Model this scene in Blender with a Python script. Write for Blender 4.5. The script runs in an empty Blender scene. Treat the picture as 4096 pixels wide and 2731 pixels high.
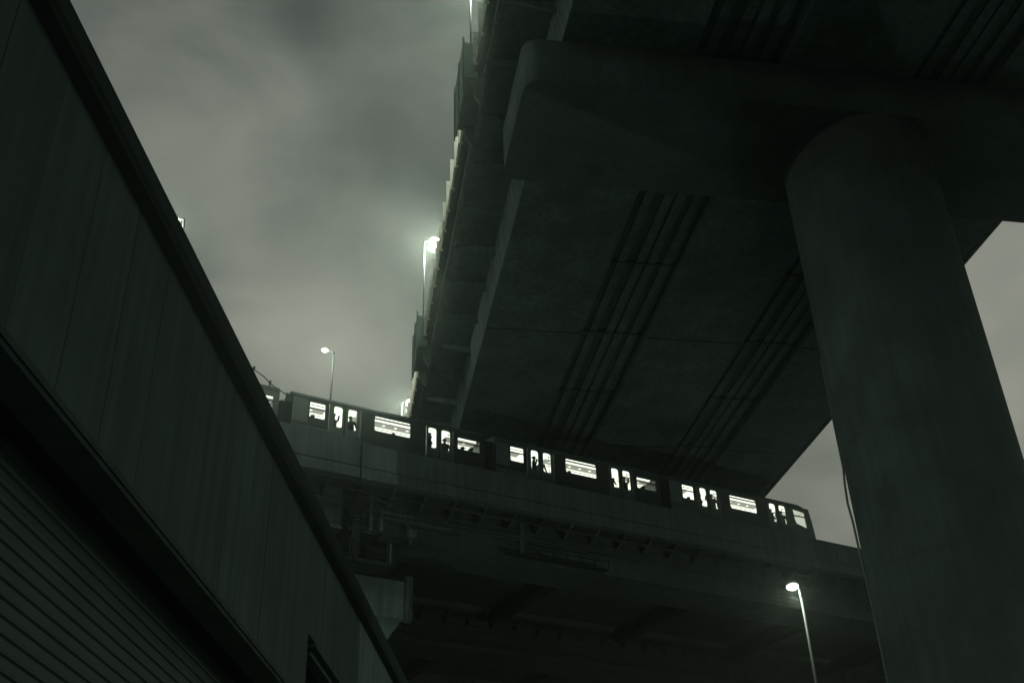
import bpy, bmesh, math, random
from mathutils import Vector, Matrix
random.seed(7)
C = bpy.context.scene.collection
CAMH = 1.6                      # eye height above the ground

# ------------------------------------------------------------------ materials
def new_mat(name):
    m = bpy.data.materials.new(name); m.use_nodes = True
    nt = m.node_tree
    return m, nt, nt.nodes['Principled BSDF']

def surf(name, col, rough=0.85, metal=0.0, var=0.35, scale=1.2, streak=0.0, bump=0.0, spec=0.3, tint=True, island=0.0, joints=0.0):
    """weathered surface: cloudy tone variation, vertical run-off streaks and fine bump, all in object space"""
    m, nt, b = new_mat(name)
    col = (col[0] * 0.85, col[1], col[2] * 1.0) if tint else col
    N, L = nt.nodes, nt.links
    b.inputs['Roughness'].default_value = rough
    b.inputs['Metallic'].default_value = metal
    b.inputs['Specular IOR Level'].default_value = spec
    tc = N.new('ShaderNodeTexCoord')
    n1 = N.new('ShaderNodeTexNoise'); n1.inputs['Scale'].default_value = scale
    n1.inputs['Detail'].default_value = 8; n1.inputs['Roughness'].default_value = 0.62
    L.new(tc.outputs['Object'], n1.inputs['Vector'])
    mr = N.new('ShaderNodeMapRange'); mr.inputs['From Min'].default_value = 0.28; mr.inputs['From Max'].default_value = 0.72
    mr.inputs['To Min'].default_value = 1 - var; mr.inputs['To Max'].default_value = 1 + var
    L.new(n1.outputs['Fac'], mr.inputs['Value'])
    fac = mr.outputs['Result']
    if streak:
        mp = N.new('ShaderNodeMapping'); mp.inputs['Scale'].default_value = (2.2, 2.2, 0.12)
        L.new(tc.outputs['Object'], mp.inputs['Vector'])
        n2 = N.new('ShaderNodeTexNoise'); n2.inputs['Scale'].default_value = 1.6; n2.inputs['Detail'].default_value = 5
        L.new(mp.outputs['Vector'], n2.inputs['Vector'])
        m2 = N.new('ShaderNodeMapRange'); m2.inputs['From Min'].default_value = 0.35; m2.inputs['From Max'].default_value = 0.68
        m2.inputs['To Min'].default_value = 1 - streak; m2.inputs['To Max'].default_value = 1.05
        L.new(n2.outputs['Fac'], m2.inputs['Value'])
        mu = N.new('ShaderNodeMath'); mu.operation = 'MULTIPLY'
        L.new(fac, mu.inputs[0]); L.new(m2.outputs['Result'], mu.inputs[1]); fac = mu.outputs[0]
    def times(a, b_):
        mu = N.new('ShaderNodeMath'); mu.operation = 'MULTIPLY'
        L.new(a, mu.inputs[0]); L.new(b_, mu.inputs[1]); return mu.outputs[0]
    if island:
        ge = N.new('ShaderNodeNewGeometry'); mi = N.new('ShaderNodeMapRange')
        mi.inputs['To Min'].default_value = 1 - island; mi.inputs['To Max'].default_value = 1 + island
        L.new(ge.outputs['Random Per Island'], mi.inputs['Value']); fac = times(fac, mi.outputs['Result'])
    if joints:
        sp_ = N.new('ShaderNodeSeparateXYZ'); L.new(tc.outputs['Object'], sp_.inputs[0])
        pm = N.new('ShaderNodeMath'); pm.operation = 'PINGPONG'; pm.inputs[1].default_value = joints / 2
        L.new(sp_.outputs['Z'], pm.inputs[0])
        mj = N.new('ShaderNodeMapRange'); mj.inputs['From Min'].default_value = 0.0; mj.inputs['From Max'].default_value = 0.03
        mj.inputs['To Min'].default_value = 0.72; mj.inputs['To Max'].default_value = 1.0
        L.new(pm.outputs[0], mj.inputs['Value']); fac = times(fac, mj.outputs['Result'])
    mx = N.new('ShaderNodeMix'); mx.data_type = 'RGBA'; mx.blend_type = 'MULTIPLY'; mx.inputs['Factor'].default_value = 1
    mx.inputs['A'].default_value = (*col, 1)
    L.new(fac, mx.inputs['B'])
    L.new(mx.outputs['Result'], b.inputs['Base Color'])
    if bump:
        n3 = N.new('ShaderNodeTexNoise'); n3.inputs['Scale'].default_value = 9; n3.inputs['Detail'].default_value = 6
        L.new(tc.outputs['Object'], n3.inputs['Vector'])
        bp = N.new('ShaderNodeBump'); bp.inputs['Strength'].default_value = bump; bp.inputs['Distance'].default_value = 0.05
        L.new(n3.outputs['Fac'], bp.inputs['Height']); L.new(bp.outputs['Normal'], b.inputs['Normal'])
    return m

def emit(name, col, strength):
    m, nt, b = new_mat(name)
    b.inputs['Base Color'].default_value = (0.05, 0.05, 0.05, 1)
    b.inputs['Emission Color'].default_value = (*col, 1); b.inputs['Emission Strength'].default_value = strength
    return m

def glass(name, tint=(0.9, 0.93, 0.9)):
    m = bpy.data.materials.new(name); m.use_nodes = True
    nt = m.node_tree; N, L = nt.nodes, nt.links; N.clear()
    o = N.new('ShaderNodeOutputMaterial'); mx = N.new('ShaderNodeMixShader'); mx.inputs[0].default_value = 0.08
    t = N.new('ShaderNodeBsdfTransparent'); t.inputs[0].default_value = (*tint, 1)
    g = N.new('ShaderNodeBsdfGlossy'); g.inputs['Roughness'].default_value = 0.08
    L.new(t.outputs[0], mx.inputs[1]); L.new(g.outputs[0], mx.inputs[2]); L.new(mx.outputs[0], o.inputs[0])
    return m

M = dict(
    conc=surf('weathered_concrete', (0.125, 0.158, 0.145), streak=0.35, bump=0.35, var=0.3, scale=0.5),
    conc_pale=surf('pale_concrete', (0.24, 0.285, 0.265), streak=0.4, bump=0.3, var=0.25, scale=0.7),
    pier=surf('pier_concrete', (0.165, 0.195, 0.184), streak=0.16, bump=0.5, var=0.35, scale=0.3, joints=2.6),
    conc_dark=surf('sooty_concrete', (0.22, 0.27, 0.25), streak=0.3, bump=0.3, var=0.35, scale=0.4),
    soffit=surf('shade_toned_soffit', (0.07, 0.09, 0.082), streak=0.2, bump=0.3, var=0.4, scale=0.4),  # dark tone stands in for the shade under the bridge decks
    steel=surf('painted_girder_steel', (0.085, 0.115, 0.102), rough=0.6, var=0.35, scale=0.8, streak=0.3),
    steel_pale=surf('pale_girder_steel', (0.15, 0.19, 0.172), rough=0.6, var=0.3, scale=0.6, streak=0.3),
    dark=surf('dark_steel', (0.030, 0.040, 0.036), rough=0.85, var=0.3, spec=0.08),
    galv=surf('galvanised_steel', (0.30, 0.34, 0.31), rough=0.45, metal=0.3, var=0.15, scale=4),
    post=surf('lamp_post_paint', (0.06, 0.07, 0.062), rough=0.5, var=0.2),
    fin=surf('barrier_post_paint', (0.62, 0.64, 0.54), rough=0.6, var=0.2, scale=5, tint=False),
    barrier=surf('barrier_panel', (0.15, 0.215, 0.185), rough=0.6, var=0.3, scale=2),
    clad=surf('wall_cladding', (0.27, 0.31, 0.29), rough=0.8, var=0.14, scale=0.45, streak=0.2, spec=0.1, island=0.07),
    clad_joint=surf('joint_shadow_gap', (0.02, 0.028, 0.024), rough=0.9),
    ribbed=surf('ribbed_cladding', (0.29, 0.335, 0.31), rough=0.5, var=0.15, scale=0.8),
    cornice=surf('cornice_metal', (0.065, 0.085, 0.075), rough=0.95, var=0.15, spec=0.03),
    car=surf('carriage_paint', (0.14, 0.17, 0.16), rough=0.4, var=0.12, scale=2, spec=0.5),
    car_dark=surf('carriage_dark_band', (0.035, 0.05, 0.045), rough=0.35, var=0.2, scale=2, spec=0.5),
    car_door=surf('carriage_door_paint', (0.11, 0.15, 0.135), rough=0.4, var=0.12, scale=2, spec=0.5),
    roof=surf('carriage_roof', (0.10, 0.13, 0.12), rough=0.6, var=0.25, scale=2),
    rubber=surf('rubber', (0.015, 0.02, 0.018), rough=0.9, var=0.2),
    inner=surf('interior_lining', (0.80, 0.81, 0.72), rough=0.6, var=0.05, scale=3, tint=False),
    ceil_c=emit('ceiling_centre_added_glow', (1.0, 1.0, 0.88), 0.44),  # glow put into the ceiling in place of light bounced onto it
    ceil_l=emit('lining_added_glow', (1.0, 1.0, 0.87), 0.75),  # lining glows by itself, standing in for lamp light falling on it
    lino=surf('floor_lino', (0.45, 0.45, 0.40), rough=0.5, var=0.1, tint=False),
    seat=surf('seat_fabric', (0.08, 0.07, 0.06), rough=0.9),
    asphalt=surf('asphalt', (0.075, 0.10, 0.085), rough=0.9, var=0.3, scale=0.6, bump=0.3),
    strip=emit('interior_light', (1.0, 1.0, 0.86), 2.0),
    lampg=emit('lamp_glow', (1.0, 1.0, 0.80), 9.0),
    lampg_small=emit('lamp_glow_small', (1.0, 1.0, 0.80), 4.0),
    headl=emit('threshold_lamp', (1.0, 1.0, 0.8), 1.0),
    pane=glass('window_glass'),
    coat=surf('dark_coat', (0.02, 0.024, 0.022), rough=0.9),
    skin=surf('skin', (0.22, 0.17, 0.14), rough=0.7, var=0.05),
    hair=surf('hair', (0.015, 0.013, 0.012), rough=0.8),
)

# ------------------------------------------------------------------ mesh builder
class MB:
    def __init__(self, org=(0, 0, 0)):
        self.v, self.f, self.s, self.o = [], [], [], Vector(org)
    def add(self, vs, fs, smooth=False):
        k = len(self.v)
        self.v += [Vector(p) - self.o for p in vs]
        for f in fs:
            self.f.append([k + i for i in f]); self.s.append(smooth)
        return self
    def box(self, x0, x1, y0, y1, z0, z1, sh=0.0, shy=0.0):
        z = lambda zz, y: zz + shy * y
        vs = [(x, y, z(zz, y)) for zz in (z0, z1) for y in (y0, y1) for x in (x0, x1)]
        return self.add(vs, [(0, 2, 3, 1), (4, 5, 7, 6), (0, 1, 5, 4), (2, 6, 7, 3), (0, 4, 6, 2), (1, 3, 7, 5)])
    def prism(self, prof, axis, a0, a1, smooth=False, shy=0.0):
        """prof: 2D polygon; axis 0: (y,z) profile swept in x; 1: (x,z) in y; 2: (x,y) in z"""
        n = len(prof); vs = []
        for a in (a0, a1):
            for p, q in prof:
                v = {0: (a, p, q), 1: (p, a, q), 2: (p, q, a)}[axis]
                vs.append((v[0], v[1], v[2] + shy * v[1]))
        fs = [(i, (i + 1) % n, n + (i + 1) % n, n + i) for i in range(n)]
        self.add(vs, fs, smooth)
        self.add(vs, [tuple(range(n))[::-1], tuple(range(n, 2 * n))], False)
        return self
    def tube(self, pts, r, seg=10, smooth=True):
        pts = [Vector(p) for p in pts]
        rs = r if isinstance(r, (list, tuple)) else [r] * len(pts)
        vs, fs = [], []
        up = None
        for i, p in enumerate(pts):
            t = (pts[min(i + 1, len(pts) - 1)] - pts[max(i - 1, 0)]).normalized()
            if up is None:
                up = t.orthogonal().normalized()
            up = (up - up.dot(t) * t).normalized()
            w = t.cross(up)
            for k in range(seg):
                a = 2 * math.pi * k / seg
                vs.append(p + (up * math.cos(a) + w * math.sin(a)) * rs[i])
        for i in range(len(pts) - 1):
            for k in range(seg):
                a, b = i * seg + k, i * seg + (k + 1) % seg
                fs.append((a, b, b + seg, a + seg))
        self.add(vs, fs, smooth)
        self.add(vs, [tuple(range(seg))[::-1], tuple(range(len(vs) - seg, len(vs)))])
        return self
    def ball(self, c, rx, ry, rz, seg=12, rings=8):
        vs, fs = [], []
        for i in range(rings + 1):
            th = math.pi * i / rings
            for k in range(seg):
                ph = 2 * math.pi * k / seg
                vs.append((c[0] + rx * math.sin(th) * math.cos(ph), c[1] + ry * math.sin(th) * math.sin(ph), c[2] + rz * math.cos(th)))
        for i in range(rings):
            for k in range(seg):
                a, b = i * seg + k, i * seg + (k + 1) % seg
                fs.append((a, b, b + seg, a + seg))
        return self.add(vs, fs, True)
    def build(self, name, mat, parent=None, bevel=0.0, clean=True):
        me = bpy.data.meshes.new(name)
        me.from_pydata([tuple(p) for p in self.v], [], self.f)
        for i, p in enumerate(me.polygons): p.use_smooth = self.s[i]
        bm = bmesh.new(); bm.from_mesh(me)
        if clean: bmesh.ops.remove_doubles(bm, verts=bm.verts, dist=1e-4)
        bmesh.ops.recalc_face_normals(bm, faces=bm.faces)
        bm.to_mesh(me); bm.free()
        me.materials.append(mat)
        o = bpy.data.objects.new(name, me); C.objects.link(o)
        if parent: o.parent = parent
        if bevel:
            md = o.modifiers.new('bevel', 'BEVEL'); md.width = bevel; md.segments = 2; md.limit_method = 'ANGLE'
        return o

def rrect(x0, x1, z0, z1, r, n=4):
    pts = []
    for cx, cz, a0 in ((x1 - r, z1 - r, 0), (x0 + r, z1 - r, 90), (x0 + r, z0 + r, 180), (x1 - r, z0 + r, 270)):
        for k in range(n + 1):
            a = math.radians(a0 + 90 * k / n)
            pts.append((cx + r * math.cos(a), cz + r * math.sin(a)))
    return pts

def holed_wall(outer, holes, y0, y1, name, mat, parent):
    """a wall sheet of real thickness in the x-z plane with openings cut through"""
    bm = bmesh.new(); edges = []
    for loop in [outer] + holes:
        vs = [bm.verts.new((p[0], y0, p[1])) for p in loop]
        for i in range(len(vs)): edges.append(bm.edges.new((vs[i], vs[(i + 1) % len(vs)])))
    bmesh.ops.triangle_fill(bm, use_beauty=True, use_dissolve=False, edges=edges)
    # drop faces that fell inside a hole
    def inside(p, poly):
        c = False; j = len(poly) - 1
        for i in range(len(poly)):
            (xi, zi), (xj, zj) = poly[i], poly[j]
            if (zi > p[1]) != (zj > p[1]) and p[0] < (xj - xi) * (p[1] - zi) / (zj - zi) + xi: c = not c
            j = i
        return c
    kill = [f for f in bm.faces if any(inside((f.calc_center_median().x, f.calc_center_median().z), h) for h in holes)
            or not inside((f.calc_center_median().x, f.calc_center_median().z), outer)]
    if kill: bmesh.ops.delete(bm, geom=kill, context='FACES_ONLY')
    g = bmesh.ops.extrude_face_region(bm, geom=list(bm.faces))
    bmesh.ops.translate(bm, verts=[v for v in g['geom'] if isinstance(v, bmesh.types.BMVert)], vec=(0, y1 - y0, 0))
    bmesh.ops.recalc_face_normals(bm, faces=bm.faces)
    me = bpy.data.meshes.new(name); bm.to_mesh(me); bm.free()
    me.materials.append(mat)
    o = bpy.data.objects.new(name, me); C.objects.link(o); o.parent = parent
    return o

# ------------------------------------------------------------------ things
def tag(o, label=None, cat=None, group=None, kind=None):
    if label: o['label'] = label
    if cat: o['category'] = cat
    if group: o['group'] = group
    if kind: o['kind'] = kind
    return o

class Frame:
    """local axes of one structure; local numbers are metres from the eye point"""
    def __init__(self, ex, ey, ez):
        self.m = Matrix((ex, ey, ez)).transposed()
    def pt(self, p): return self.m @ Vector(p) + Vector((0, 0, CAMH))
FB = Frame(Vector((0.870966, 0.491293, -0.007085)), Vector((-0.4913, 0.870987, 0.0)), Vector((0.006171, 0.003481, 0.999975)))
FO = Frame(Vector((0.98311, 0.18300, 0)), Vector((-0.18300, 0.98311, 0)), Vector((0, 0, 1)))      # x across, y along, z up
FH = Frame(Vector((0.998931, -0.046228, 0)), Vector((0.046228, 0.998931, 0)), Vector((0, 0, 1)))  # building
FW = Frame(Vector((1, 0, 0)), Vector((0, 1, 0)), Vector((0, 0, 1)))

def thing(name, frame, org, label, cat, group=None, kind=None, rot=0.0):
    e = bpy.data.objects.new(name, None); C.objects.link(e)
    e.empty_display_size = 0.3
    mm = frame.m.to_4x4() @ Matrix.Rotation(rot, 4, 'Z'); mm.translation = frame.pt(org)
    e.matrix_world = mm
    return tag(e, label, cat, group, kind)

def copy_tree(o, parent=None):
    c = o.copy(); C.objects.link(c)
    if parent is not None: c.parent = parent
    for ch in list(o.children): copy_tree(ch, c)
    return c

# ================================================================== SETTING
g = MB().box(-900, 900, -900, 1500, -0.5, 0.0).build('ground', M['asphalt']); tag(g, kind='structure')

# ================================================================== METAL-CLAD BUILDING (left)
SL = -0.02266
bo_ = (0, 0, 0)
bld = thing('building', FH, (-6.0, 20, -CAMH), 'long dark building with tall cladding panels, overhanging cornice and ribbed lower wall on the left', 'building')
O = (-6.0, 20, -CAMH)
W = 6.0
wall = MB(O)
seam0, sp = 9.81, 1.335
ks = list(range(-14, 42))
for k in ks:
    y0 = seam0 + k * sp; y1 = y0 + sp
    top, bot = 10.95, 6.86
    in_op = 25.1 <= (y0 + y1) / 2 <= 31.6
    segs = [(bot, top)] if not in_op else [(8.47, top)]
    for (a, b) in segs:
        wall.box(-W - 0.10, -W + random.uniform(-0.004, 0.004), y0 + 0.009, y1 - 0.009, a, b, shy=SL)
        wall.box(-W - 0.13, -W - 0.03, y1 - 0.03, y1 + 0.03, a, b, shy=SL)
wall.build('wall_panels', M['clad'], bld)
MB(O).box(-W - 0.6, -W - 0.14, seam0 - 14 * sp, 25.1, 6.86, 11.0, shy=SL).box(-W - 0.6, -W - 0.14, 25.1, 31.85, 8.47, 11.0, shy=SL).box(-W - 0.6, -W - 0.14, 31.85, seam0 + 42 * sp, 6.86, 11.0, shy=SL).build('backing_wall', M['clad_joint'], bld)
MB(O).box(-W - 0.02, -W + 0.05, seam0 - 14 * sp, 25.08, 6.80, 6.90, shy=SL).box(-W - 0.5, -W + 0.02, seam0 - 14 * sp, 25.08, 6.72, 6.80, shy=SL).build('drip_trim', M['steel_pale'], bld)
# recessed window high in the wall, with its frame
wn = MB(O).box(-W - 0.55, -W - 0.50, 25.1, 31.8, 6.5, 8.45, shy=SL).build('window', M['clad_joint'], bld)
MB(O).box(-W - 0.30, -W + 0.03, 25.15, 31.8, 8.36, 8.465, shy=SL).box(-W - 0.38, -W - 0.1, 25.22, 31.8, 8.20, 8.30, shy=SL).build('frame', M['clad'], wn)
# overhanging cornice: soffit and fascia
pr = [(-W - 0.6, 10.80), (-W + 0.225, 10.80), (-W + 0.225, 10.86), (-W + 0.27, 10.92), (-W + 0.27, 11.22), (-W - 0.6, 11.26)]
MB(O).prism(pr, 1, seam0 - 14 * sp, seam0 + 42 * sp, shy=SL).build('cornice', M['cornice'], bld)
MB(O).box(-W - 9, -W - 0.55, seam0 - 14 * sp, seam0 + 42 * sp, 10.9, 11.2, shy=SL).build('roof', M['conc_dark'], bld)
# recess soffit + ribbed wall behind it
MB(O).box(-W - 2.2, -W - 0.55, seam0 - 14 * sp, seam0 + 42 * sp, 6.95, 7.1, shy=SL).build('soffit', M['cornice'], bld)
rb = MB(O)
prof = []
z = -1.5
RX = -7.0
pp = 0.205
zz = -1.9
pts = []
while zz < 6.9:
    pts += [(RX + 0.035, zz), (RX + 0.045, zz + 0.05), (RX + 0.035, zz + pp - 0.06), (RX - 0.005, zz + pp - 0.04), (RX - 0.005, zz + pp - 0.016)]
    zz += pp
prof = pts + [(RX - 0.25, zz), (RX - 0.25, -1.9)]
rb.prism(prof, 1, seam0 - 14 * sp, seam0 + 42 * sp, shy=SL)
rb.build('ribbed_wall', M['ribbed'], bld)
MB(O).box(-W - 9, -W - 8.7, seam0 - 14 * sp, seam0 + 42 * sp, -1.6, 11, shy=SL).box(-W - 9, -W - 0.6, seam0 + 42 * sp - 0.3, seam0 + 42 * sp, -1.6, 11, shy=SL).build('rear_wall', M['clad'], bld)

# ================================================================== BRIDGES (local: x along track, y away, z up)
def make_bridge(name, dy, label, cat, joint=True):
    o = (20, 60 + dy, 0)
    t = thing(name, FB, o, label, cat)
    O = (20, 60, 0)
    x0, x1 = -75, 150
    jx = 19.92
    # parapets: one per span, a small open joint between them
    for (a, b, top, out) in ((x0, jx - 0.06, 29.42, 0.04), (jx + 0.06, x1, 29.15, 0.0)):
        MB(O).prism([(53.6 - out, 27.70), (53.86, 27.70), (53.86, top), (53.6 - out, top)], 0, a, b).build('parapet', M['conc_pale'] if dy else M['conc'], t, bevel=0.02)  # paler concrete stands in for light on the second bridge's parapet
        MB(O).prism([(53.58 - out, 26.92), (54.2, 26.98), (54.2, 27.66), (53.62, 27.66), (53.52 - out, 27.58), (53.52 - out, 26.95)], 0, a, b).build('edge_beam', M['conc'], t)
    jl = MB(O)
    for k in range(-9, 18):
        xx = 19.92 + 6.6 * k
        if k != 0: jl.box(xx - 0.015, xx + 0.015, 53.585, 53.60, 27.72, 29.1)
    MB(O).box(jx - 0.1, jx + 0.1, 53.7, 53.84, 26.9, 29.1).build('expansion_joint', M['rubber'], t)
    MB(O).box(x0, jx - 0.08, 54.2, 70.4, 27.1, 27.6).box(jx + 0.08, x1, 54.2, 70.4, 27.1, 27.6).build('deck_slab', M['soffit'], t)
    MB(O).box(x0, x1, 70.1, 70.4, 27.6, 29.0).build('rear_parapet', M['conc'], t)
    # shallow box girder under the near edge, with longitudinal ribs on its web
    for a, b in ((x0, jx - 0.25), (jx + 0.25, x1)):
        gm = MB(O)
        gm.prism([(55.55, 24.62), (58.4, 24.62), (58.7, 27.08), (55.55, 27.08)], 0, a, b)
        gm.box(a, b, 55.27, 58.6, 24.52, 24.615)
        gm.box(a, b, 55.49, 55.545, 25.46, 25.54)
        gm.box(a, b, 55.50, 55.545, 25.18, 25.23)
        gm.box(a, b, 55.50, 55.545, 24.92, 24.96)
        gd = gm.build('girder', M['steel_pale'] if a < 0 else M['steel'], t)
        k = a + 1.1
        while k < min(b, 90):
            if abs(k - 31.0) < 0.99 or (k - a < 1.5): MB(O).box(k, k + 0.2, 55.36, 55.545, 24.62, 27.02).build('stiffener', M['steel_pale'], gd)
            k += 1.98
    # brackets carrying the cantilevered edge
    n = 0
    x = jx - 24 + 0.6
    while x < 85:
        if abs(x - jx) > 0.4:
            MB(O).prism([(54.15, 27.1), (55.5, 27.1), (55.5, 26.35), (55.3, 26.35), (54.2, 26.93)], 0, x, x + 0.14).build('bracket', M['steel'], t)
            n += 1
        x += 1.98
    # heavy cross beams under the deck
    for k in range(-2, 8):
        xb = 26.4 + 11.05 * k
        MB(O).box(xb - 0.45, xb + 0.45, 58.75, 71.05 if dy == 0 else 70.0, 26.15, 27.05).build('cross_beam', M['dark'], t)
    # horizontal bracing and service pipes slung between the girders
    for zc, rc in ((26.42, 0.045), (26.02, 0.06), (25.82, 0.05)):
        MB(O).tube([(x0, 55.38, zc), (x1, 55.38, zc)], rc, 8).build('conduit', M['steel'], t)
    MB(O).box(x0, x1, 54.55, 54.75, 26.66, 26.72).build('cable_tray', M['soffit'], t)
    if dy:
        MB(O).box(x0, x1, 54.4, 55.2, 24.86, 24.92).build('walkway', M['steel'], t)
        MB(O).tube([(x0, 54.45, 25.9), (x1, 54.45, 25.9)], 0.03, 6).build('handrail', M['steel_pale'], t)
        MB(O).tube([(x0, 54.45, 25.4), (x1, 54.45, 25.4)], 0.025, 6).build('handrail', M['steel_pale'], t)
        for k in range(0, 34): MB(O).box(10 + 2 * k, 10.06 + 2 * k, 54.42, 54.48, 24.92, 25.9).build('handrail_post', M['steel_pale'], t)
    else:
        ck = MB(O).box(30.0, 37.0, 54.7, 55.25, 24.62, 24.68).build('walkway', M['dark'], t)
        for k in range(8): MB(O).box(30 + k, 30.05 + k, 54.68, 54.73, 24.62, 25.15).build('handrail_post', M['dark'], t)
        MB(O).tube([(30.0, 54.7, 25.15), (37.05, 54.7, 25.15)], 0.035, 6).build('handrail', M['dark'], t)
    MB(O).tube([(x0, 59.6, 26.4), (x1, 59.6, 26.4)], 0.14).build('service_pipe', M['steel'], t)
    MB(O).tube([(x0, 60.6, 26.6), (x1, 60.6, 26.6)], 0.09).build('service_pipe', M['steel'], t)
    return t

rbridge = make_bridge('rail_bridge', 0, 'concrete and steel rail bridge carrying the lit metro train across the picture', 'bridge')
O = (20, 60, 0)
for ry in (55.75, 57.25, 61.2, 62.7):
    MB(O).prism([(ry - 0.075, 28.0), (ry + 0.075, 28.0), (ry + 0.02, 28.05), (ry + 0.035, 28.17), (ry - 0.035, 28.17), (ry - 0.02, 28.05)], 0, -75, 150).build('rail', M['galv'], rbridge)
MB(O).box(-75, 150, 54.9, 64.0, 27.6, 28.0).build('ballast', M['asphalt'], rbridge)
road_b = make_bridge('road_bridge', 17.45, 'second parallel bridge seen beneath and behind the rail bridge', 'bridge')

# pier under the joint
pO = (20, 61, -CAMH)
pier = thing('bridge_pier', FB, pO, 'stained concrete pier head under the rail bridge joint, beside the dark building', 'bridge pier')
MB(pO).prism([(15.9, 20.35), (24.15, 20.35), (24.15, 22.55), (15.9, 22.55)], 1, 56.6, 67.5).build('pier_head', M['conc_pale'], pier, bevel=0.04)
MB(pO).prism([(17.9, 17.6), (22.2, 17.6), (24.1, 20.35), (16.0, 20.35)], 1, 57.0, 67.1).build('haunch', M['conc_dark'], pier)
MB(pO).prism([(17.9, -CAMH - 0.5), (22.2, -CAMH - 0.5), (22.2, 17.6), (17.9, 17.6)], 1, 57.6, 66.5).build('column', M['conc_dark'], pier, bevel=0.15)
MB(pO).box(24.17, 24.6, 56.55, 56.9, 20.25, 22.9).box(24.17, 24.34, 56.4, 56.55, 20.25, 22.75).build('edge_rib', M['steel_pale'], pier)
for bx in (18.6, 21.4):
    for by in (57.4, 65.5):
        MB(pO).box(bx - 0.55, bx + 0.55, by - 0.5, by + 0.5, 22.55, 22.95).box(bx - 0.4, bx + 0.4, by - 0.4, by + 0.4, 22.95, 24.5).build('bearing', M['dark'], pier)
# down pipe
dp = MB((20, 60, 0))
MB((20, 55, 0)).tube([(20.42, 55.2, 27.0), (20.42, 55.2, 24.95)], 0.27, 14).build('tmp', M['dark'])
bpy.data.objects.remove(bpy.data.objects['tmp'])
pipe = thing('down_pipe', FB, (20.42, 55.1, 22.6), 'thick dark drain pipe hanging below the bridge joint', 'drain pipe')
PO = (20.42, 55.1, 22.6)
MB(PO).tube([(20.45, 55.1, 27.3), (20.42, 55.1, 25.35)], 0.27, 14).build('pipe', M['dark'], pipe)
MB(PO).tube([(20.42, 55.1, 24.9), (20.38, 55.1, 22.65)], 0.27, 14).build('pipe', M['dark'], pipe)
MB(PO).tube([(20.42, 55.1, 25.35), (20.42, 55.1, 24.9)], 0.21, 14).build('coupling', M['steel_pale'], pipe)
MB(PO).tube([(20.42, 55.1, 25.2), (20.42, 55.1, 25.14)], 0.36, 14).tube([(20.42, 55.1, 24.98), (20.42, 55.1, 24.92)], 0.36, 14).build('collar', M['dark'], pipe)
MB(PO).tube([(20.55, 55.05, 24.86), (21.2, 55.0, 24.55), (21.9, 55.0, 24.4)], 0.05, 8).tube([(20.3, 55.05, 24.75), (19.6, 55.05, 24.65), (19.6, 55.05, 25.7)], 0.04, 8).build('clamp_rod', M['dark'], pipe)
# curved duct on the girder
cd = thing('cable_duct', FB, (23, 55.3, 25), 'curved pale cable duct on the girder beside the drain pipe', 'cable duct')
CO = (23, 55.3, 25)
MB(CO).tube([(21.3, 55.2, 26.75), (22.2, 55.2, 26.55), (22.9, 55.2, 26.3), (23.4, 55.2, 25.8), (23.75, 55.2, 25.1), (23.8, 55.2, 24.2)], 0.085, 10).build('duct', M['steel'], cd)
MB(CO).box(21.9, 22.08, 55.22, 55.3, 24.75, 26.1).box(21.9, 24.0, 55.15, 55.3, 25.85, 25.98).box(21.9, 26.4, 55.15, 55.3, 25.55, 25.63).box(23.6, 24.1, 55.0, 55.3, 24.66, 25.1).build('cable_tray', M['steel_pale'], cd)
# maintenance platform
pl = thing('maintenance_platform', FB, (21, 55.3, 22.8), 'small dark railed maintenance platform hung under the bridge joint', 'platform')
LO = (21, 55.3, 22.8)
MB(LO).box(18.2, 22.7, 54.9, 56.4, 22.62, 22.82).build('floor', M['dark'], pl)
rl = MB(LO)
for zz in (23.98, 23.05):
    rl.tube([(18.2, 54.95, zz - 0.05), (22.45, 54.95, zz)], 0.032, 8)
rl.build('rail', M['dark'], pl)
for xx in (18.3, 20.05, 20.28, 22.3, 22.48):
    MB(LO).box(xx - 0.045, xx + 0.045, 54.9, 55.0, 22.8, 24.0).build('post', M['dark'] if xx != 22.48 else M['steel_pale'], pl)
MB(LO).box(21.75, 23.3, 55.05, 56.0, 24.12, 24.52).box(22.6, 23.1, 55.3, 56.0, 22.82, 24.12).build('bracket_box', M['dark'], pl)

# ================================================================== ROAD OVERPASS (local: x across, y along, z up)
OV = (21, 36, 38)
ov = thing('road_overpass', FO, OV, 'huge dark road overpass seen from below, filling the upper right', 'overpass')
y0, y1 = -70, 190
# deck slab with cantilevers, edge fascia
MB(OV).prism([(6.35, 38.62), (36.7, 38.62), (36.7, 38.9), (6.35, 38.9)], 1, y0, y1).build('deck_slab', M['conc_dark'], ov)
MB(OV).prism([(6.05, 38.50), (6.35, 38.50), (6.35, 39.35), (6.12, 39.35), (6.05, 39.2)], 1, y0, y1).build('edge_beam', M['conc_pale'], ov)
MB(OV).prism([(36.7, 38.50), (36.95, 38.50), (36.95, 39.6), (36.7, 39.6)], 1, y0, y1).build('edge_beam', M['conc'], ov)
for (a, b, pale) in ((8.85, 14.75, 1), (18.85, 25.1, 0), (29.0, 34.2, 0)):
    MB(OV).prism([(a, 36.5), (b, 36.5), (b + 0.22, 38.6), (a - 0.22, 38.6)], 1, y0, y1).build('box_girder', M['conc_dark'], ov)
MB(OV).prism([(8.80, 36.52), (8.845, 36.52), (8.625, 38.58), (8.56, 38.58)], 1, y0, y1).build('web_plate', M['conc_pale'], ov)
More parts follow.
